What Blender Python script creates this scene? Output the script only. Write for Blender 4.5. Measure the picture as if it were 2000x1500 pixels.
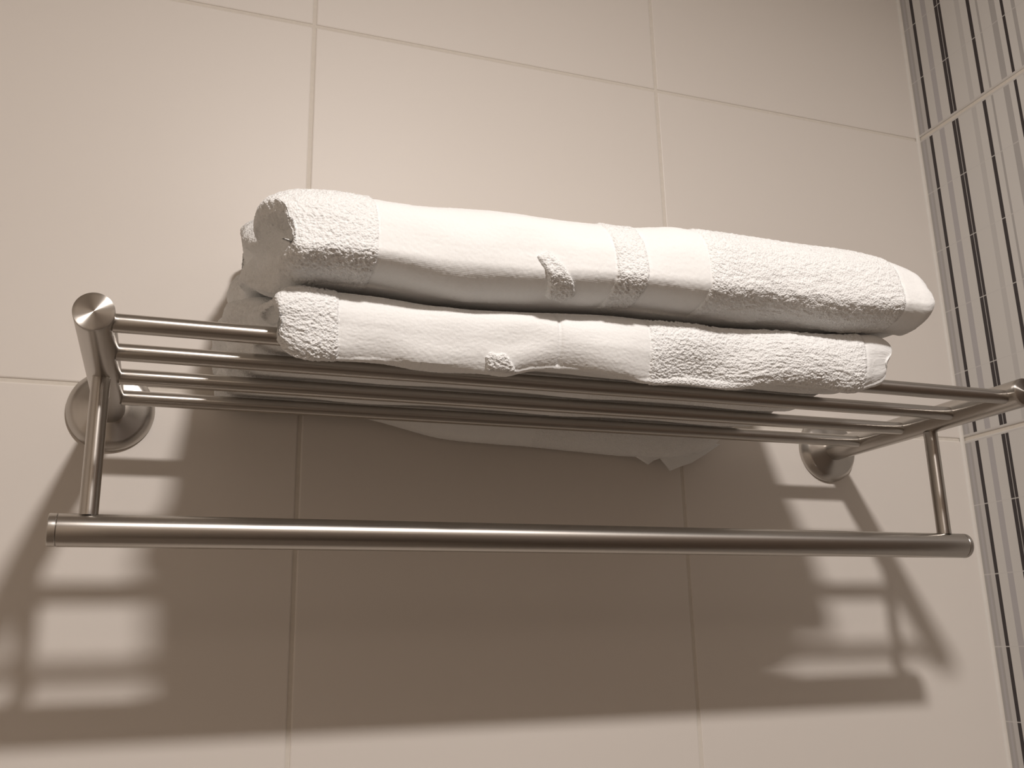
import bpy, math, random
import numpy as np
from mathutils import Vector, Matrix
from math import pi

S = bpy.context.scene
for o in list(bpy.data.objects):
    bpy.data.objects.remove(o)
C = S.collection

# ------------------------------------------------------------------ camera
cam_d = bpy.data.cameras.new('camera')
cam = bpy.data.objects.new('camera', cam_d)
C.objects.link(cam)
cam.location = (0.0385, -0.7133, -0.1642)
cam.rotation_euler = (1.8363, 0.0216, -0.3444)
cam_d.sensor_fit = 'HORIZONTAL'
cam_d.sensor_width = 36.0
cam_d.lens = 36.0 * 1890.2 / 2000.0
cam_d.clip_start = 0.01
S.camera = cam

# ------------------------------------------------------------------ light, world, exposure
S.view_settings.view_transform = 'Standard'
S.view_settings.look = 'None'
S.view_settings.gamma = 1.0
S.view_settings.use_curve_mapping = False
S.view_settings.exposure = 0.0
W = bpy.data.worlds.new('world')
S.world = W
W.use_nodes = True
W.node_tree.nodes['Background'].inputs[0].default_value = (0.02, 0.017, 0.014, 1)
W.node_tree.nodes['Background'].inputs[1].default_value = 0.3

# the one downlight of the bathroom ceiling
lamp_d = bpy.data.lights.new('ceiling_downlight', 'AREA')
lamp_d.shape = 'DISK'
lamp_d.size = 0.10
lamp_d.energy = 14.3
lamp_d.color = (1.0, 0.93, 0.885)
lamp = bpy.data.objects.new('ceiling_downlight', lamp_d)
lamp.location = (0.255, -0.97, 0.625)
lamp.rotation_euler = (0, 0, 0)
C.objects.link(lamp)

# ------------------------------------------------------------------ measures (metres, rack 0.6 m between its arms)
L = 0.6
ARM_R, ROD_R, RAIL_R, BAR_R = 0.0099, 0.0049, 0.0092, 0.0052
ARM_D = 0.2206
ROD_Y = [-0.2096, -0.1580, -0.1056, -0.0530]
ROD_Z = -0.0016
RAIL_Y, RAIL_Z, RAIL_E = -0.1276, -0.0969, 0.0196
XC = 0.7598
TILE_W, TILE_H = 0.3202, 0.3216
V0, H1 = 0.1305, 0.0192
ROOM_X0, ROOM_Y0, FLOOR_Z, CEIL_Z = -0.90, -1.55, -1.75, 0.645

# ------------------------------------------------------------------ material helpers
def new_mat(name):
    m = bpy.data.materials.new(name)
    m.use_nodes = True
    nt = m.node_tree
    return m, nt, nt.nodes['Principled BSDF']

def N(nt, typ, **kw):
    n = nt.nodes.new(typ)
    for k, v in kw.items():
        setattr(n, k, v)
    return n

def mat_tile():
    m, nt, b = new_mat('white_wall_tile')
    tc = N(nt, 'ShaderNodeTexCoord')
    nz = N(nt, 'ShaderNodeTexNoise')
    nz.inputs['Scale'].default_value = 3.0
    nz.inputs['Detail'].default_value = 2
    rp = N(nt, 'ShaderNodeValToRGB')
    rp.color_ramp.elements[0].color = (0.75, 0.70, 0.645, 1)
    rp.color_ramp.elements[1].color = (0.785, 0.735, 0.68, 1)
    nt.links.new(tc.outputs['Object'], nz.inputs['Vector'])
    nt.links.new(nz.outputs['Fac'], rp.inputs['Fac'])
    nt.links.new(rp.outputs['Color'], b.inputs['Base Color'])
    b.inputs['Roughness'].default_value = 0.48
    b.inputs['Specular IOR Level'].default_value = 0.4
    n2 = N(nt, 'ShaderNodeTexNoise')
    n2.inputs['Scale'].default_value = 420
    bp = N(nt, 'ShaderNodeBump')
    bp.inputs['Strength'].default_value = 0.05
    bp.inputs['Distance'].default_value = 0.0006
    nt.links.new(tc.outputs['Object'], n2.inputs['Vector'])
    nt.links.new(n2.outputs['Fac'], bp.inputs['Height'])
    nt.links.new(bp.outputs['Normal'], b.inputs['Normal'])
    return m

def mat_plain(name, col, rough, spec=0.3, nscale=60, namp=0.06):
    m, nt, b = new_mat(name)
    tc = N(nt, 'ShaderNodeTexCoord')
    nz = N(nt, 'ShaderNodeTexNoise')
    nz.inputs['Scale'].default_value = nscale
    rp = N(nt, 'ShaderNodeValToRGB')
    rp.color_ramp.elements[0].color = tuple(c * (1 - namp) for c in col) + (1,)
    rp.color_ramp.elements[1].color = tuple(min(1, c * (1 + namp)) for c in col) + (1,)
    nt.links.new(tc.outputs['Object'], nz.inputs['Vector'])
    nt.links.new(nz.outputs['Fac'], rp.inputs['Fac'])
    nt.links.new(rp.outputs['Color'], b.inputs['Base Color'])
    b.inputs['Roughness'].default_value = rough
    b.inputs['Specular IOR Level'].default_value = spec
    return m

def mat_metal(axis, aniso=0.6, rough=(0.275, 0.31)):
    """brushed stainless steel, turned round the given axis of the part"""
    m, nt, b = new_mat('brushed_steel_' + axis.lower() + ('_turned' if aniso > 0.9 else ''))
    b.inputs['Base Color'].default_value = (0.50, 0.472, 0.438, 1)
    b.inputs['Metallic'].default_value = 1.0
    b.inputs['Roughness'].default_value = 0.27
    b.inputs['Anisotropic'].default_value = aniso
    b.inputs['Anisotropic Rotation'].default_value = 0.25
    tg = N(nt, 'ShaderNodeTangent', direction_type='RADIAL', axis=axis)
    nt.links.new(tg.outputs['Tangent'], b.inputs['Tangent'])
    tc = N(nt, 'ShaderNodeTexCoord')
    mp = N(nt, 'ShaderNodeMapping')
    sc = {'X': (2600, 120, 120), 'Y': (120, 2600, 120), 'Z': (120, 120, 2600)}[axis]
    mp.inputs['Scale'].default_value = sc
    nz = N(nt, 'ShaderNodeTexNoise')
    nz.inputs['Scale'].default_value = 1.0
    nz.inputs['Detail'].default_value = 3
    mr = N(nt, 'ShaderNodeMapRange')
    mr.inputs['To Min'].default_value = rough[0]
    mr.inputs['To Max'].default_value = rough[1]
    nt.links.new(tc.outputs['Object'], mp.inputs['Vector'])
    nt.links.new(mp.outputs['Vector'], nz.inputs['Vector'])
    nt.links.new(nz.outputs['Fac'], mr.inputs['Value'])
    nt.links.new(mr.outputs['Result'], b.inputs['Roughness'])
    return m

def mat_cloth(name, col, bump_scale, bump_dist, strength, weave=False):
    m, nt, b = new_mat(name)
    tc = N(nt, 'ShaderNodeTexCoord')
    nz = N(nt, 'ShaderNodeTexNoise')
    nz.inputs['Scale'].default_value = 22
    nz.inputs['Detail'].default_value = 4
    rp = N(nt, 'ShaderNodeValToRGB')
    rp.color_ramp.elements[0].position = 0.3
    rp.color_ramp.elements[1].position = 0.7
    rp.color_ramp.elements[0].color = tuple(c * 0.97 for c in col) + (1,)
    rp.color_ramp.elements[1].color = tuple(col) + (1,)
    nt.links.new(tc.outputs['Object'], nz.inputs['Vector'])
    nt.links.new(nz.outputs['Fac'], rp.inputs['Fac'])
    nt.links.new(rp.outputs['Color'], b.inputs['Base Color'])
    b.inputs['Roughness'].default_value = 0.95
    b.inputs['Specular IOR Level'].default_value = 0.15
    b.inputs['Sheen Weight'].default_value = 0.25
    b.inputs['Sheen Roughness'].default_value = 0.5
    bp = N(nt, 'ShaderNodeBump')
    bp.inputs['Strength'].default_value = strength
    bp.inputs['Distance'].default_value = bump_dist
    if weave:
        # fine warp and weft threads: waves along the length and across it
        w1 = N(nt, 'ShaderNodeTexWave', wave_type='BANDS', bands_direction='X')
        w2 = N(nt, 'ShaderNodeTexWave', wave_type='BANDS', bands_direction='Z')
        for w in (w1, w2):
            w.inputs['Scale'].default_value = bump_scale
            w.inputs['Distortion'].default_value = 1.2
            w.inputs['Detail'].default_value = 1
            nt.links.new(tc.outputs['Object'], w.inputs['Vector'])
        ad = N(nt, 'ShaderNodeMath', operation='ADD')
        nt.links.new(w1.outputs['Fac'], ad.inputs[0])
        m3 = N(nt, 'ShaderNodeMath', operation='MULTIPLY')
        m3.inputs[1].default_value = 0.35
        nt.links.new(w2.outputs['Fac'], m3.inputs[0])
        nt.links.new(m3.outputs[0], ad.inputs[1])
        nt.links.new(ad.outputs[0], bp.inputs['Height'])
    else:
        vo = N(nt, 'ShaderNodeTexVoronoi')
        vo.inputs['Scale'].default_value = bump_scale
        nt.links.new(tc.outputs['Object'], vo.inputs['Vector'])
        sb = N(nt, 'ShaderNodeMath', operation='SUBTRACT')
        sb.inputs[0].default_value = 1.0
        nt.links.new(vo.outputs['Distance'], sb.inputs[1])
        nt.links.new(sb.outputs[0], bp.inputs['Height'])
    nt.links.new(bp.outputs['Normal'], b.inputs['Normal'])
    return m

# printed strip pattern of the side wall tile: (distance from corner where the strip begins, colour)
BASE = (0.66, 0.645, 0.62)
MID = (0.43, 0.415, 0.405)
LIL = (0.47, 0.455, 0.465)
PALE = (0.56, 0.545, 0.53)
DARK = (0.035, 0.028, 0.03)
STRIPES = [(0.0, BASE), (0.0012, MID), (0.0052, LIL), (0.0080, MID), (0.0102, PALE), (0.0152, DARK),
           (0.0193, BASE), (0.0288, LIL), (0.0352, BASE), (0.0463, DARK), (0.0500, MID), (0.0509, DARK),
           (0.0546, BASE), (0.0714, PALE), (0.0772, BASE), (0.0855, DARK), (0.0895, BASE), (0.0958, MID),
           (0.0985, BASE), (0.1112, MID), (0.1172, BASE), (0.1231, DARK), (0.1268, BASE), (0.1346, MID),
           (0.1388, BASE), (0.1500, DARK), (0.1540, BASE), (0.1680, LIL), (0.1750, BASE), (0.1900, DARK),
           (0.1940, BASE)]
PERIOD = 0.2095

def mat_stripes():
    m, nt, b = new_mat('striped_wall_tile')
    tc = N(nt, 'ShaderNodeTexCoord')
    sp = N(nt, 'ShaderNodeSeparateXYZ')
    nt.links.new(tc.outputs['Object'], sp.inputs['Vector'])
    dv = N(nt, 'ShaderNodeMath', operation='DIVIDE')
    nt.links.new(sp.outputs['Y'], dv.inputs[0])
    dv.inputs[1].default_value = -PERIOD
    fr = N(nt, 'ShaderNodeMath', operation='FRACT')
    nt.links.new(dv.outputs[0], fr.inputs[0])
    rp = N(nt, 'ShaderNodeValToRGB')
    cr = rp.color_ramp
    cr.interpolation = 'CONSTANT'
    while len(cr.elements) < len(STRIPES):
        cr.elements.new(0.999)
    for i, (d, c) in enumerate(STRIPES):
        cr.elements[i].position = d / PERIOD
        cr.elements[i].color = c + (1,)
    nt.links.new(fr.outputs[0], rp.inputs['Fac'])
    # hair-thin pale breaks across the strips, five to a tile
    a = N(nt, 'ShaderNodeMath', operation='SUBTRACT')
    nt.links.new(sp.outputs['Z'], a.inputs[0])
    a.inputs[1].default_value = H1
    d2 = N(nt, 'ShaderNodeMath', operation='DIVIDE')
    nt.links.new(a.outputs[0], d2.inputs[0])
    d2.inputs[1].default_value = TILE_H / 5
    f2 = N(nt, 'ShaderNodeMath', operation='FRACT')
    nt.links.new(d2.outputs[0], f2.inputs[0])
    lt = N(nt, 'ShaderNodeMath', operation='LESS_THAN')
    nt.links.new(f2.outputs[0], lt.inputs[0])
    lt.inputs[1].default_value = 0.016
    ml = N(nt, 'ShaderNodeMath', operation='MULTIPLY')
    nt.links.new(lt.outputs[0], ml.inputs[0])
    ml.inputs[1].default_value = 0.75
    mx = N(nt, 'ShaderNodeMix', data_type='RGBA')
    nt.links.new(ml.outputs[0], mx.inputs[0])
    nt.links.new(rp.outputs['Color'], mx.inputs[6])
    mx.inputs[7].default_value = (0.62, 0.605, 0.585, 1)
    # the strips stop short of each tile's upper and lower edge
    d3 = N(nt, 'ShaderNodeMath', operation='DIVIDE')
    nt.links.new(a.outputs[0], d3.inputs[0])
    d3.inputs[1].default_value = TILE_H
    f3 = N(nt, 'ShaderNodeMath', operation='FRACT')
    nt.links.new(d3.outputs[0], f3.inputs[0])
    pg = N(nt, 'ShaderNodeMath', operation='PINGPONG')
    nt.links.new(f3.outputs[0], pg.inputs[0])
    pg.inputs[1].default_value = 0.5
    le = N(nt, 'ShaderNodeMath', operation='LESS_THAN')
    nt.links.new(pg.outputs[0], le.inputs[0])
    le.inputs[1].default_value = 0.0042 / TILE_H
    m2 = N(nt, 'ShaderNodeMix', data_type='RGBA')
    nt.links.new(le.outputs[0], m2.inputs[0])
    nt.links.new(mx.outputs[2], m2.inputs[6])
    m2.inputs[7].default_value = (0.62, 0.60, 0.575, 1)
    nt.links.new(m2.outputs[2], b.inputs['Base Color'])
    b.inputs['Roughness'].default_value = 0.35
    return m

M_TILE = mat_tile()
M_GROUT = mat_plain('pale_grout', (0.71, 0.66, 0.59), 0.9, 0.1, 300)
M_STRIPE = mat_stripes()
M_CAULK = mat_plain('cream_caulk', (0.74, 0.71, 0.66), 0.5, 0.3, 80)
M_FLOOR = mat_plain('dark_floor_tile', (0.33, 0.28, 0.235), 0.5, 0.2, 12)
M_CEIL = mat_plain('ceiling_paint', (0.75, 0.72, 0.68), 0.9, 0.2, 40)
M_BEIGE = mat_plain('beige_wall_tile', (0.80, 0.73, 0.65), 0.5, 0.3, 10)
M_WOOD = mat_plain('beige_front_wall', (0.74, 0.66, 0.57), 0.5, 0.3, 10)
M_DARK_PANEL = mat_plain('dark_brown_panel', (0.12, 0.088, 0.068), 0.5, 0.3, 10)  # for the added out-of-view slabs that the steel reflects
M_X, M_Y, M_Z = mat_metal('X'), mat_metal('Y'), mat_metal('Z')
M_CAP = mat_metal('Y', 1.0, (0.32, 0.36))
M_TERRY = mat_cloth('white_terry', (0.92, 0.925, 0.915), 850, 0.0008, 0.7)
M_WEAVE = mat_cloth('white_flat_weave', (0.915, 0.92, 0.91), 400, 0.00025, 0.3, weave=True)

# ------------------------------------------------------------------ object helpers
def link_mesh(name, verts, faces, mat, parent=None, loc=(0, 0, 0), smooth=True, angle=35):
    me = bpy.data.meshes.new(name)
    me.from_pydata([tuple(v) for v in verts], [], faces)
    me.validate()
    me.update()
    if smooth:
        me.polygons.foreach_set('use_smooth', [True] * len(me.polygons))
        me.set_sharp_from_angle(angle=math.radians(angle))
    me.materials.append(mat)
    o = bpy.data.objects.new(name, me)
    C.objects.link(o)
    o.location = loc
    if parent:
        o.parent = parent
        o.location = Vector(loc) - parent.location
    return o

def tag(o, label=None, category=None, group=None, kind=None):
    for k, v in (('label', label), ('category', category), ('group', group), ('kind', kind)):
        if v:
            o[k] = v
    return o

def lathe(name, axis, prof, mat, parent, loc, n=72, angle=30):
    """turn a profile [(t, r), ...] round an axis; r = 0 closes an end"""
    vs, fs, rings = [], [], []
    ax = 'XYZ'.index(axis)
    e1, e2 = (ax + 1) % 3, (ax + 2) % 3
    for t, r in prof:
        if r < 1e-7:
            v = [0, 0, 0]; v[ax] = t
            rings.append([len(vs)]); vs.append(v)
        else:
            ring = []
            for k in range(n):
                a = 2 * pi * k / n
                v = [0, 0, 0]; v[ax] = t; v[e1] = r * math.cos(a); v[e2] = r * math.sin(a)
                ring.append(len(vs)); vs.append(v)
            rings.append(ring)
    up = prof[-1][0] >= prof[0][0]
    for A, B in zip(rings, rings[1:]):
        for k in range(n):
            k2 = (k + 1) % n
            if len(A) == 1 and len(B) == 1:
                continue
            if len(A) == 1:
                f = [A[0], B[k2], B[k]]
            elif len(B) == 1:
                f = [A[k], A[k2], B[0]]
            else:
                f = [A[k], A[k2], B[k2], B[k]]
            fs.append(f if up else f[::-1])
    return link_mesh(name, vs, fs, mat, parent, loc, True, angle)

def round_end(t, r, b, sgn, steps=5):
    """profile points of a softened rim ending at t, ordered from centre outwards"""
    pts = [(t, 0.0), (t, r * 0.45), (t, r - b)]
    for i in range(1, steps + 1):
        a = pi / 2 * i / steps
        pts.append((t + sgn * b * (1 - math.cos(a)), r - b + b * math.sin(a)))
    return pts

def bar_profile(t0, t1, r, b0, b1):
    return round_end(t0, r, b0, 1) + [(t0 + (t1 - t0) * k / 24, r) for k in range(1, 24)] + round_end(t1, r, b1, -1)[::-1]

# ------------------------------------------------------------------ the room
def bevel_box(vs, fs, x0, x1, y_front, y_back, z0, z1, b):
    """a wall tile: face towards -y, its rim softened"""
    base = len(vs)
    def loop(i, y):
        k = len(vs)
        vs.extend([(x0 + i, y, z0 + i), (x1 - i, y, z0 + i), (x1 - i, y, z1 - i), (x0 + i, y, z1 - i)])
        return [k, k + 1, k + 2, k + 3]
    ls = [loop(0, y_back), loop(0, y_front + b), loop(b * 0.3, y_front + b * 0.3), loop(b, y_front)]
    for A, B in zip(ls, ls[1:]):
        for k in range(4):
            k2 = (k + 1) % 4
            fs.append([A[k], A[k2], B[k2], B[k]])
    fs.append(ls[-1])

def tiled_wall(name, xs, zs, gap, depth, mat, plane, b=0.0012):
    """tiles over a grout bed, one mesh with two materials; built facing -y, then turned"""
    vs, fs, mi = [], [], []
    for xa, xb in zip(xs, xs[1:]):
        for za, zb in zip(zs, zs[1:]):
            n = len(fs)
            bevel_box(vs, fs, xa + gap / 2, xb - gap / 2, 0, depth, za + gap / 2, zb - gap / 2, b)
            mi += [0] * (len(fs) - n)
    k = len(vs)
    gy = 0.0009
    vs += [(xs[0], gy, zs[0]), (xs[-1], gy, zs[0]), (xs[-1], gy, zs[-1]), (xs[0], gy, zs[-1]),
           (xs[0], depth + 0.02, zs[0]), (xs[-1], depth + 0.02, zs[0]), (xs[-1], depth + 0.02, zs[-1]), (xs[0], depth + 0.02, zs[-1])]
    fs += [[k, k + 1, k + 2, k + 3], [k + 5, k + 4, k + 7, k + 6], [k + 4, k, k + 3, k + 7],
           [k + 1, k + 5, k + 6, k + 2], [k + 3, k + 2, k + 6, k + 7], [k + 4, k + 5, k + 1, k]]
    mi += [1] * 6
    if plane == 'x':      # facing -x at x = XC, running towards -y
        vs = [(XC + y, x, z) for x, y, z in vs]
        fs = [f[::-1] for f in fs]
        vs = [(x, y, z) for x, y, z in vs]
    me = bpy.data.meshes.new(name)
    me.from_pydata(vs, [], fs)
    me.materials.append(mat)
    me.materials.append(M_GROUT)
    me.polygons.foreach_set('material_index', mi)
    me.update()
    o = bpy.data.objects.new(name, me)
    C.objects.link(o)
    return tag(o, kind='structure')

z_lines = [H1 + TILE_H * k for k in range(-6, 3)]
z_lines[-1] = CEIL_Z
z_lines = [FLOOR_Z + 0.001] + [z for z in z_lines if FLOOR_Z + 0.02 < z <= CEIL_Z]
x_lines = [ROOM_X0] + [V0 + TILE_W * k for k in range(-3, 2)] + [XC]
x_lines = [x for i, x in enumerate(x_lines) if i in (0, len(x_lines) - 1) or ROOM_X0 + 0.03 < x < XC - 0.02]
tiled_wall('wall_back', x_lines, z_lines, 0.0026, 0.008, M_TILE, 'y')
y_lines = [ROOM_Y0] + [-TILE_W * k for k in range(6, -1, -1) if -TILE_W * k > ROOM_Y0 + 0.03]
tiled_wall('wall_right', y_lines, z_lines, 0.0030, 0.008, M_STRIPE, 'x')

def slab(name, x0, x1, y0, y1, z0, z1, mat):
    vs = [(x, y, z) for z in (z0, z1) for y in (y0, y1) for x in (x0, x1)]
    fs = [[0, 2, 3, 1], [4, 5, 7, 6], [0, 1, 5, 4], [2, 6, 7, 3], [0, 4, 6, 2], [1, 3, 7, 5]]
    return tag(link_mesh(name, vs, fs, mat, smooth=False), kind='structure')

slab('floor', ROOM_X0, XC, ROOM_Y0, 0, FLOOR_Z - 0.05, FLOOR_Z, M_FLOOR)
slab('ceiling', ROOM_X0, XC, ROOM_Y0, 0, CEIL_Z, CEIL_Z + 0.05, M_CEIL)
slab('wall_left', ROOM_X0 - 0.05, ROOM_X0, ROOM_Y0, 0, FLOOR_Z, CEIL_Z, M_BEIGE)
slab('wall_front', ROOM_X0, XC, ROOM_Y0 - 0.05, ROOM_Y0, FLOOR_Z, CEIL_Z, M_WOOD)
slab('added_dark_panel_1', -0.02, XC - 0.02, ROOM_Y0 + 0.001, ROOM_Y0 + 0.035, FLOOR_Z + 0.002, 0.32, M_DARK_PANEL)  # added out of view: darkens the rods' reflections and cuts bounce light
slab('added_dark_panel_2', XC - 0.032, XC - 0.001, -1.14, -0.30, FLOOR_Z + 0.002, 0.32, M_DARK_PANEL)  # unseen slab added on the side wall so the rods' right part reflects dark

# caulk bead down the inside corner
cv, cf = [], []
nb, r = 6, 0.0028
prof = [(XC, 0.0)] + [(XC - r + r * math.sin(pi / 2 * k / nb), -r + r * math.cos(pi / 2 * k / nb)) for k in range(nb + 1)]
for z in (FLOOR_Z, CEIL_Z):
    cv += [(x, y, z) for x, y in prof]
m_ = len(prof)
for k in range(m_):
    k2 = (k + 1) % m_
    cf.append([k, k2, m_ + k2, m_ + k])
tag(link_mesh('trim_1', cv, cf, M_CAULK), kind='structure')

# ------------------------------------------------------------------ the towel rack
rack = bpy.data.objects.new('towel_rack', None)
C.objects.link(rack)
rack.location = (L / 2, 0, 0)
rack.empty_display_size = 0.1
tag(rack, 'brushed steel towel rack with four shelf rods and a hanging rail, fixed to white tiles', 'towel rack')

for x in (0, L):
    # rosette on the wall: short rim, then a shallow cone up to the arm
    pr = [(0.0, 0.0), (0.0, 0.02), (0.0, 0.0290), (-0.0016, 0.0290), (-0.0030, 0.0286), (-0.0050, 0.0274), (-0.0072, 0.0257), (-0.0082, 0.0245),
          (-0.0088, 0.0232), (-0.0092, 0.0215), (-0.0106, 0.0170), (-0.0122, 0.0128), (-0.0130, 0.0105), (-0.0130, 0.0)]
    lathe('wall_flange', 'Y', pr, M_Y, rack, (x, 0, 0.0015), 96, 28)
    # arm, lying along y, with its turned cap
    cap_t = 0.0030
    prof = [(-0.006, 0.0), (-0.006, ARM_R)] + [(-0.006 - (ARM_D - cap_t - 0.006) * k / 24, ARM_R) for k in range(1, 25)] + [(-(ARM_D - cap_t), 0.0)]
    arm = lathe('side_arm', 'Y', prof, M_Y, rack, (x, 0, 0), 72)
    pc = [(0.0, 0.0), (0.0, ARM_R)] + [(-(cap_t - 0.0005), ARM_R), (-(cap_t - 0.0002), ARM_R - 0.00015), (-cap_t, ARM_R - 0.0005)] \
        + [(-cap_t, ARM_R * k) for k in (0.8, 0.6, 0.4, 0.2, 0.05)] + [(-cap_t, 0.0)]
    cap = lathe('end_cap', 'Y', pc, M_CAP, None, (0, 0, 0), 96)
    cap.parent = arm
    cap.location = (0, -(ARM_D - cap_t), 0)

for y in ROD_Y:
    hl = L / 2 - ARM_R + 0.0012
    lathe('shelf_rod', 'X', bar_profile(-hl, hl, ROD_R, 0.0001, 0.0001), M_X, rack, (L / 2, y, ROD_Z), 64)

for x in (0, L):
    z1, z0 = -ARM_R + 0.0008, RAIL_Z + RAIL_R - 0.0008
    h = (z1 - z0) / 2
    lathe('drop_bar', 'Z', bar_profile(-h, h, BAR_R, 0.0001, 0.0001), M_Z, rack, (x, RAIL_Y, (z0 + z1) / 2), 64)

hl = L / 2 + RAIL_E - 0.0047
rail = lathe('hanging_rail', 'X', bar_profile(-hl, hl, RAIL_R, 0.00025, 0.00025), M_X, rack, (L / 2, RAIL_Y, RAIL_Z), 72)
for s in (-1, 1):
    bb = 0.0006 if s < 0 else 0.0022
    pc = [(-0.0003 * s, 0.0), (-0.0003 * s, RAIL_R - 0.0009), (0.0002 * s, RAIL_R - 0.0009), (0.0003 * s, RAIL_R - 0.0002), (0.0006 * s, RAIL_R)]
    pc += [(0.0018 * s, RAIL_R)] + round_end(0.0047 * s, RAIL_R, bb, -s)[::-1]
    cap = lathe('end_cap', 'X', pc, M_X, None, (0, 0, 0), 72)
    cap.parent = rail
    cap.location = (s * hl, 0, 0)

# ------------------------------------------------------------------ towels
rng = np.random.default_rng(7)

def sstep(a, b, x):
    t = np.clip((x - a) / (b - a), 0, 1)
    return t * t * (3 - 2 * t)

def blur(f, ku, kv):
    """box-blur a grid, first axis open, second axis cyclic"""
    for _ in range(2):
        if ku > 1:
            p = np.pad(f, ((ku // 2, ku // 2), (0, 0)), mode='edge')
            c = np.cumsum(np.vstack([np.zeros((1, f.shape[1])), p]), 0)
            f = (c[ku:] - c[:-ku])[:f.shape[0]] / ku
        if kv > 1:
            p = np.concatenate([f[:, -(kv // 2):], f, f[:, :kv // 2]], 1)
            c = np.cumsum(np.hstack([np.zeros((f.shape[0], 1)), p]), 1)
            f = (c[:, kv:] - c[:, :-kv])[:, :f.shape[1]] / kv
    return f

def noise_grid(shape, ku, kv):
    f = blur(rng.standard_normal(shape), ku, kv)
    return f / f.std()

def curve(pts):
    xs, ys = zip(*pts)
    return lambda x: np.interp(x, xs, ys)

def smooth_curve(pts):
    """piecewise cubic through points"""
    xs = np.array([p[0] for p in pts]); ys = np.array([p[1] for p in pts])
    d = np.gradient(ys, xs)
    def f(x):
        x = np.clip(x, xs[0], xs[-1])
        i = np.clip(np.searchsorted(xs, x) - 1, 0, len(xs) - 2)
        h = xs[i + 1] - xs[i]; t = (x - xs[i]) / h
        return ((2 * t**3 - 3 * t**2 + 1) * ys[i] + (t**3 - 2 * t**2 + t) * h * d[i]
                + (-2 * t**3 + 3 * t**2) * ys[i + 1] + (t**3 - t**2) * h * d[i + 1])
    return f

def section(ry, ryt, botp, bulge, yf, yb, rb, step):
    """closed loop (y, Zn): front bullnose, top, rounded back, underside"""
    pts = []
    n = 400
    for k in range(n):                                     # front, bottom to top
        a = -pi / 2 + pi * k / n
        s = math.sin(a); c = math.cos(a)
        pts.append((yf + (ryt if s > 0 else ry) * (1 - abs(c) ** (0.85 if s > 0 else botp)),
                    bulge + (1 - bulge) * s ** 0.9 if s > 0 else bulge - (1 + bulge) * abs(s) ** 0.9))
    for k in range(n):
        pts.append((yf + ryt + (yb - rb - yf - ryt) * k / n, 1.0))
    for k in range(n):
        a = pi / 2 - pi * k / n
        s = math.sin(a); c = math.cos(a)
        pts.append((yb - rb * (1 - abs(c) ** 0.8), math.copysign(abs(s) ** 0.8, s)))
    for k in range(n):
        pts.append((yb - rb + (yf + ry - yb + rb) * k / n, -1.0))
    P = np.array(pts + pts[:1])
    Q = P * np.array([1, 0.03])
    d = np.r_[0, np.cumsum(np.linalg.norm(np.diff(Q, axis=0), axis=1))]
    m = int(d[-1] / step)
    t = np.linspace(0, d[-1], m, endpoint=False)
    return np.interp(t, d, P[:, 0]), np.interp(t, d, P[:, 1])

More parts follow.
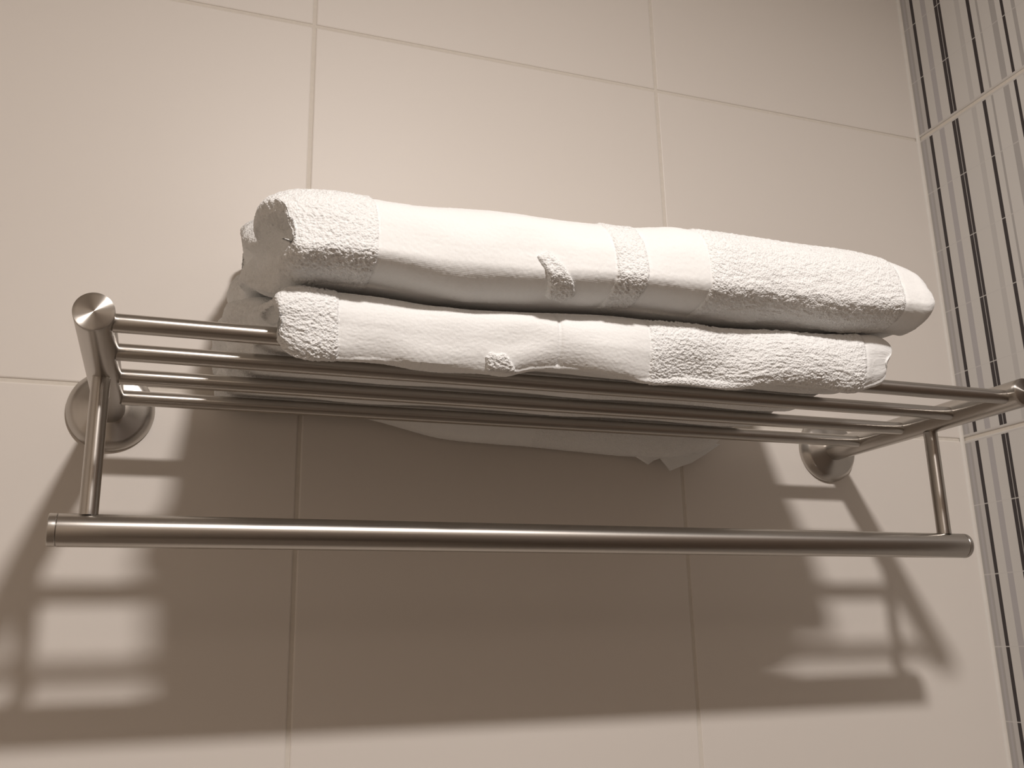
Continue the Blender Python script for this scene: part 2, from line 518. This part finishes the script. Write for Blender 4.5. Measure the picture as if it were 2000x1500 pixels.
def build_towel(name, label, x0f, x1f, yf, yb, ry, rb, zbf, ztf, front_f, bands, emblem, seed, hole=None, fyk=0.18, endk=(0.34, 0.34), rends=(0.014, 0.014), stitches=(), shear=None, ryt=None, botp=0.9, bulge=0.0, step=0.0008):
    global rng
    rng = np.random.default_rng(seed)
    Y, Zn = section(ry, ryt or ry, botp, bulge, yf, yb, rb, step)
    m = len(Y)
    # stations along the length: cap rings, rounded end, body, rounded end, cap rings
    ncap, nend = 16, 16
    nb_ = int(0.42 / step)
    st = []                                                # (X in 0..1, end inset in m, scale of thickness, cap t)
    for k in range(ncap, 0, -1):
        st.append((0.0, 0.0, 1.0, k / ncap, -1))
    for k in range(nend):
        a = pi / 2 * k / nend
        st.append((0.0, 0.0, math.cos(a), 0.0, -1))
    for k in range(nb_ + 1):
        st.append((k / nb_, 0.0, 0.0, 0.0, 0))
    for k in range(nend - 1, -1, -1):
        a = pi / 2 * k / nend
        st.append((1.0, 0.0, math.cos(a), 0.0, 1))
    for k in range(1, ncap + 1):
        st.append((1.0, 0.0, 1.0, k / ncap, 1))
    n = len(st)
    Yg = np.tile(Y, (n, 1)); Zg = np.tile(Zn, (n, 1)); Xg = np.zeros((n, m))
    half_t = 0.5 * (ztf(np.array([0.3]), np.array([-0.15])) - zbf(np.array([0.3]), np.array([-0.15])))[0]
    ymid0, ymid1 = yf + max(ry, ryt or 0), yb - rb
    rL, rR = rends
    for i, (X, _, rs, ct, side) in enumerate(st):
        xa, xb = x0f(Y), x1f(Y)
        if side == 0:
            Xg[i] = xa + rL + (xb - xa - rL - rR) * X
            continue
        rE, ek = (rL, endk[0]) if side < 0 else (rR, endk[1])
        e = (1 - math.sqrt(max(0.0, 1 - rs * rs))) if ct == 0 else 1.0
        yc = np.clip(Y, ymid0, ymid1)
        if ct == 0:                                        # rounded rim of the end
            off, sc, fy = rE * (1 - rs), 1 - ek * e, fyk * e
        else:                                              # slightly dished end face, closing on its middle line
            off, sc, fy = -(0.005 if side < 0 else 0.0008) * float(sstep(0, 1, ct)), (1 - ek) * (1 - ct), fyk + (0.9 - fyk) * ct
            off = -off
        Xg[i] = xa + off if side < 0 else xb - off
        Yg[i] = Y + (yc - Y) * fy
        Zg[i] = Zn * sc
    zb = zbf(Xg, Yg); zt = ztf(Xg, Yg)
    Z = zb * (1 - Zg) / 2 + zt * (1 + Zg) / 2
    yshift = front_f(Xg) * sstep(yf + 0.07, yf, Yg)
    P = np.stack([Xg, Yg + yshift, Z], -1)
    if shear is not None:                                  # the fold's left edge leans, its lower half drawn in
        sx = np.interp(P[..., 2], [a for a, b in shear], [b for a, b in shear])
        P[..., 0] += sx * sstep(-0.13, -0.205, P[..., 1]) * np.exp(-np.maximum(P[..., 0] - 0.079, 0) / 0.03)
    # creases raking down the left end
    lm = np.array([1.0 if s[4] < 0 else 0.0 for s in st])[:, None] * np.ones((1, m))
    face = np.array([(1.0 if s[3] > 0 else float(sstep(0.45, 1.0, s[2]))) if s[4] < 0 else 0.0 for s in st])[:, None]
    u = (P[..., 1] - yf); w = P[..., 2]
    cre = np.sin((w * 1.0 + u * 0.55) * 150 + seed) * 0.0016 + np.sin((w + u * 0.3) * 260 + 1.3 * seed) * 0.0006
    P[..., 0] += face * cre
    if hole is not None:
        # a small dark pocket between the folds at the left edge
        d = np.linalg.norm(P - np.array(hole[:3]), axis=-1)
        g = np.exp(-(d / hole[3]) ** 2)
        P[..., 1] += 0.0088 * g
    # normals
    du = np.gradient(P, axis=0)
    dv = np.roll(P, -1, 1) - np.roll(P, 1, 1)
    nr = np.cross(dv, du)
    nr /= np.maximum(np.linalg.norm(nr, axis=-1, keepdims=True), 1e-9)
    cen = P.mean((0, 1))
    if (nr[n // 2] * (P[n // 2] - P[n // 2].mean(0))).sum() < 0:
        nr = -nr
    # where the cloth is flat woven and where it is looped pile
    flat = np.zeros((n, m))
    wob = 0.0012 * np.sin(P[..., 2] * 70 + 1.0) + 0.0008 * np.sin(P[..., 1] * 60)
    xx = P[..., 0] + wob
    for a, b in bands:
        flat = np.maximum(flat, sstep(a - 0.0006, a + 0.0006, xx) * (1 - sstep(b - 0.0006, b + 0.0006, xx)))
    bottom = np.clip((np.abs(nr[..., 2]) - 0.5) * 3, 0, 1) if hole is None else np.clip((-nr[..., 2] - 0.5) * 3, 0, 1)
    bottom = np.where(P[..., 1] < -0.222, 0.0, bottom)
    capf = np.array([1 - st_[3] ** 2 for st_ in st])[:, None]
    # soft folds, fabric thickness, terry loops
    big = noise_grid((n, m), 71, 41) * 0.0011 + noise_grid((n, m), 31, 23) * 0.0005
    r0 = rng.standard_normal((n, m))
    lp = r0 + 0.3 * (np.roll(r0, 1, 0) + np.roll(r0, 1, 1)) + 0.1 * np.roll(np.roll(r0, 1, 0), 1, 1)
    lp /= lp.std()
    rows = noise_grid((n, m), 5, 2)
    k = sstep(0.30, 0.38, P[..., 0])
    loops = lp * (1 - 0.5 * k) + rows * 0.5 * k
    loops = np.tanh(loops * 0.8)
    disp = big * (1 - bottom * 0.9) + (1 - flat) * (0.0009 + loops * 0.00052) * (1 - 0.75 * bottom) + flat * lp * 0.00006
    for a, b in bands:                                     # stitched edges pull the cloth in a little
        for e in (a, b) + tuple(stitches):
            disp -= 0.0006 * np.exp(-((xx - e) / 0.0012) ** 2) * (1 - bottom)
    P0 = P
    P = P + nr * (disp * capf)[..., None]
    P[..., 2] = np.where((bottom > 0.3) & (P0[..., 1] > -0.2155), np.maximum(P[..., 2], P0[..., 2] - 0.0004), P[..., 2])

    for ry_ in ROD_Y:                                      # cloth rests on the rods, never inside them
        dy, dz = P[..., 1] - ry_, P[..., 2] - ROD_Z
        d = np.hypot(dy, dz)
        f = np.where(d < ROD_R + 0.0016, (ROD_R + 0.0016) / np.maximum(d, 1e-5), 1.0)
        P[..., 1] = ry_ + dy * f
        P[..., 2] = ROD_Z + dz * f
    V = P.reshape(-1, 3)
    ii, jj = np.meshgrid(np.arange(n - 1), np.arange(m), indexing='ij')
    j2 = (jj + 1) % m
    quads = np.stack([ii * m + jj, ii * m + j2, (ii + 1) * m + j2, (ii + 1) * m + jj], -1).reshape(-1, 4)
    fl = (flat[ii, jj] + flat[ii + 1, jj]).reshape(-1) > 1.0
    pol_ok = None
    root = bpy.data.objects.new(name, None)
    C.objects.link(root)
    root.location = (0.3, -0.12, float(P[..., 2].min()))
    root.empty_display_size = 0.05
    tag(root, label, 'towel', 'folded white towels on the rack')

    def part(pname, q, mat, verts=V):
        idx, inv = np.unique(q, return_inverse=True)
        me = bpy.data.meshes.new(pname)
        co = verts[idx] - np.array(root.location)
        q2 = inv.reshape(q.shape)
        me.vertices.add(len(idx)); me.vertices.foreach_set('co', co.astype(np.float32).ravel())
        me.loops.add(q2.size); me.loops.foreach_set('vertex_index', q2.astype(np.int32).ravel())
        me.polygons.add(len(q2))
        me.polygons.foreach_set('loop_start', np.arange(0, q2.size, 4, dtype=np.int32))
        me.polygons.foreach_set('loop_total', np.full(len(q2), 4, dtype=np.int32))
        me.polygons.foreach_set('use_smooth', np.ones(len(q2), dtype=bool))
        me.update(calc_edges=True)
        me.materials.append(mat)
        o = bpy.data.objects.new(pname, me)
        C.objects.link(o)
        o.parent = root
        return o
    # outward winding
    a, b_, c_ = V[quads[len(quads) // 2, 0]], V[quads[len(quads) // 2, 1]], V[quads[len(quads) // 2, 2]]
    f_n = np.cross(b_ - a, c_ - a)
    if f_n @ nr.reshape(-1, 3)[quads[len(quads) // 2, 0]] < 0:
        quads = quads[:, ::-1]
    bx = V[quads].mean(1)
    cuts = [-1.0] + [0.5 * (a + b) for a, b in bands] + [9.0]
    for a, b in zip(cuts, cuts[1:]):
        sel = ~fl & (bx[:, 0] > a) & (bx[:, 0] <= b)
        if sel.sum() > 50:
            part('terry_panel', quads[sel], M_TERRY)
    for a, b in bands:
        sel = fl & (bx[:, 0] > a - 0.006) & (bx[:, 0] < b + 0.006)
        part('woven_band', quads[sel], M_WEAVE)
    # looped-pile emblem raised on the woven band
    ex = np.array(emblem)
    def inside(px, pz):
        c = np.zeros(px.shape, bool)
        for (x1, z1), (x2, z2) in zip(ex, np.roll(ex, -1, 0)):
            hit = ((z1 > pz) != (z2 > pz)) & (px < (x2 - x1) * (pz - z1) / (z2 - z1 + 1e-12) + x1)
            c ^= hit
        return c
    fc = bx
    front = fc[:, 1] < -0.213
    sel = inside(fc[:, 0], fc[:, 2]) & front
    if sel.any():
        cnt = np.zeros(len(V)); np.add.at(cnt, quads[sel].ravel(), 1)
        rise = np.where(cnt >= 4, 1.0, np.where(cnt > 0, -0.25, 0))
        g = rise.reshape(n, m)
        g = np.where(g > 0, blur(np.maximum(g, 0), 3, 3), g)
        extra = g * (0.0021 + 0.0004 * np.tanh(lp))
        VE = (P + nr * extra[..., None]).reshape(-1, 3)
        e = part('pile_emblem', quads[sel], M_TERRY, VE)
        e['label'] = 'small raised looped-pile emblem'
    return root

# lower towel, lying on the rods, its front lip slumped over the first rod
bot_edge = smooth_curve([(0.085, -0.006), (0.092, -0.0125), (0.103, -0.0148), (0.118, -0.0144), (0.1465, -0.0138), (0.163, -0.015), (0.2025, -0.0148),
                         (0.216, -0.0155), (0.226, -0.0125), (0.29, -0.0117), (0.304, -0.0138), (0.33, -0.0125), (0.361, -0.0131), (0.3965, -0.0076),
                         (0.425, -0.0075), (0.454, -0.0088), (0.467, -0.0045), (0.495, -0.001)])
seam = smooth_curve([(0.085, 0.0215), (0.0923, 0.0223), (0.1361, 0.0241), (0.1765, 0.0223), (0.219, 0.023), (0.2839, 0.0263), (0.3359, 0.0261),
                     (0.3913, 0.0273), (0.43, 0.0274), (0.4876, 0.0308), (0.53, 0.034)])
crown = smooth_curve([(0.0771, 0.0675), (0.0821, 0.0745), (0.0902, 0.0775), (0.1067, 0.0797), (0.1293, 0.0807), (0.1586, 0.0805), (0.1889, 0.0823), (0.2204, 0.0835),
                      (0.2531, 0.0831), (0.2734, 0.0835), (0.287, 0.0819), (0.2993, 0.0832), (0.3191, 0.0874), (0.3372, 0.0874), (0.3786, 0.0888), (0.4177, 0.0888),
                      (0.4582, 0.0863), (0.4871, 0.0815), (0.5018, 0.0765), (0.5118, 0.0720), (0.523, 0.0640)])
back_droop = smooth_curve([(0.08, 0.0045), (0.172, 0.0042), (0.236, -0.0066), (0.316, -0.0099), (0.404, -0.0133), (0.43, -0.013), (0.455, -0.009), (0.483, 0.002), (0.5, 0.0045)])

def low_zb(x, y):
    lip = sstep(-0.2150, -0.2190, y)
    back = sstep(-0.046, -0.018, y)
    ph = np.clip((y - ROD_Y[0]) / 0.0522, 0, 3)
    sag = -(0.0050 + 0.0012 * np.sin(x * 47)) * np.sin(pi * ph) ** 2 * sstep(0.072, 0.10, x) * sstep(0.495, 0.47, x)
    return 0.0048 + sag + (bot_edge(x) - 0.0022 - 0.0048) * lip + (back_droop(x) - 0.0025 * sstep(0.15, 0.24, x) * sstep(0.5, 0.46, x) - 0.0048) * back
def low_zt(x, y):
    return seam(x) - 0.0008 + (0.070 - 0.024) * sstep(-0.215, -0.06, y)
def up_zb(x, y):
    return seam(x) + 0.0027 + (0.070 - 0.024) * sstep(-0.215, -0.06, y)
def up_zt(x, y):
    c = crown(x) - 0.0022
    return c + (0.140 - 0.004 * (x > 9) - c) * 0.92 * sstep(-0.20, -0.03, y) - 0.01 * sstep(0.47, 0.53, x) * sstep(-0.2, -0.1, y)

low_x0 = lambda y: 0.0890 - 0.0205 * sstep(-0.20, -0.04, y)
low_x1 = lambda y: 0.4825 + 0 * y
up_x0 = lambda y: 0.0790 + 0.001 * sstep(-0.20, -0.04, y)
up_x1 = lambda y: 0.5015 - 0.03 * sstep(-0.15, -0.05, y)

low = build_towel('folded_towel', 'white folded towel lying directly on the steel rods, under the thicker towel',
            low_x0, low_x1, -0.2285, -0.006, 0.0118, 0.008, low_zb, low_zt,
            lambda x: 0.0015 * np.sin(x * 38 + 1), [(0.1195, 0.3045), (0.4600, 0.56)],
            [(0.2013, -0.0084), (0.2045, -0.005), (0.2073, -0.0061), (0.2133, -0.0055), (0.219, -0.0115), (0.2215, -0.0150), (0.203, -0.0150)], 11, fyk=0.04, endk=(0.34, 0.50), rends=(0.014, 0.014), ryt=0.013, botp=1.0, bulge=0.15, stitches=(0.246,))
build_towel('folded_towel', 'thicker white folded towel on top of the stack, its right end overhanging the towel below',
            up_x0, up_x1, -0.2500, -0.008, 0.034, 0.025, up_zb, up_zt,
            lambda x: 0.0015 * np.sin(x * 30 + 2), [(0.1345, 0.2720), (0.2918, 0.3335), (0.4760, 0.54)],
            [(0.2243, 0.0456), (0.2323, 0.0499), (0.2424, 0.0391), (0.2520, 0.0290), (0.2460, 0.0275), (0.2347, 0.0280), (0.2298, 0.0379)], 23,
            bulge=-0.48, hole=(0.0866, -0.2425, 0.0405, 0.0024), fyk=0.10, endk=(0.34, 0.42), rends=(0.014, 0.009),
            shear=[(0.02, 0.013), (0.034, 0.011), (0.044, 0.011), (0.055, 0.004), (0.066, -0.002), (0.078, 0.001)])

# hem corners that hang out of the lower towel behind the last rod
for poly, y0 in (([(0.392, -0.007), (0.400, -0.0165), (0.410, -0.0225), (0.4150, -0.0190), (0.4207, -0.0170), (0.428, -0.006), (0.410, -0.003)], -0.0150),
                 ([(0.416, -0.008), (0.4240, -0.0165), (0.432, -0.0262), (0.4420, -0.0222), (0.4517, -0.0190), (0.4650, -0.0115), (0.480, -0.002), (0.450, 0.000)], -0.0125)):
    n = len(poly)
    cx = sum(p[0] for p in poly) / n; cz = sum(p[1] for p in poly) / n
    vs, fs = [], []
    layers = [(0.0, 0.9), (-0.0006, 1.0), (-0.0020, 1.0), (-0.0026, 0.9)]
    for dy, k in layers:
        vs += [(cx + (x - cx) * k, y0 + dy - 0.10 * (x - cx) * 0.5, cz + (z - cz) * k) for x, z in poly]
    for l in range(len(layers) - 1):
        for k in range(n):
            k2 = (k + 1) % n
            fs.append([l * n + k, l * n + k2, (l + 1) * n + k2, (l + 1) * n + k])
    fs.append(list(range(n))[::-1]); fs.append([(len(layers) - 1) * n + k for k in range(n)])
    link_mesh('hem_corner', vs, fs, M_WEAVE, low, angle=60)
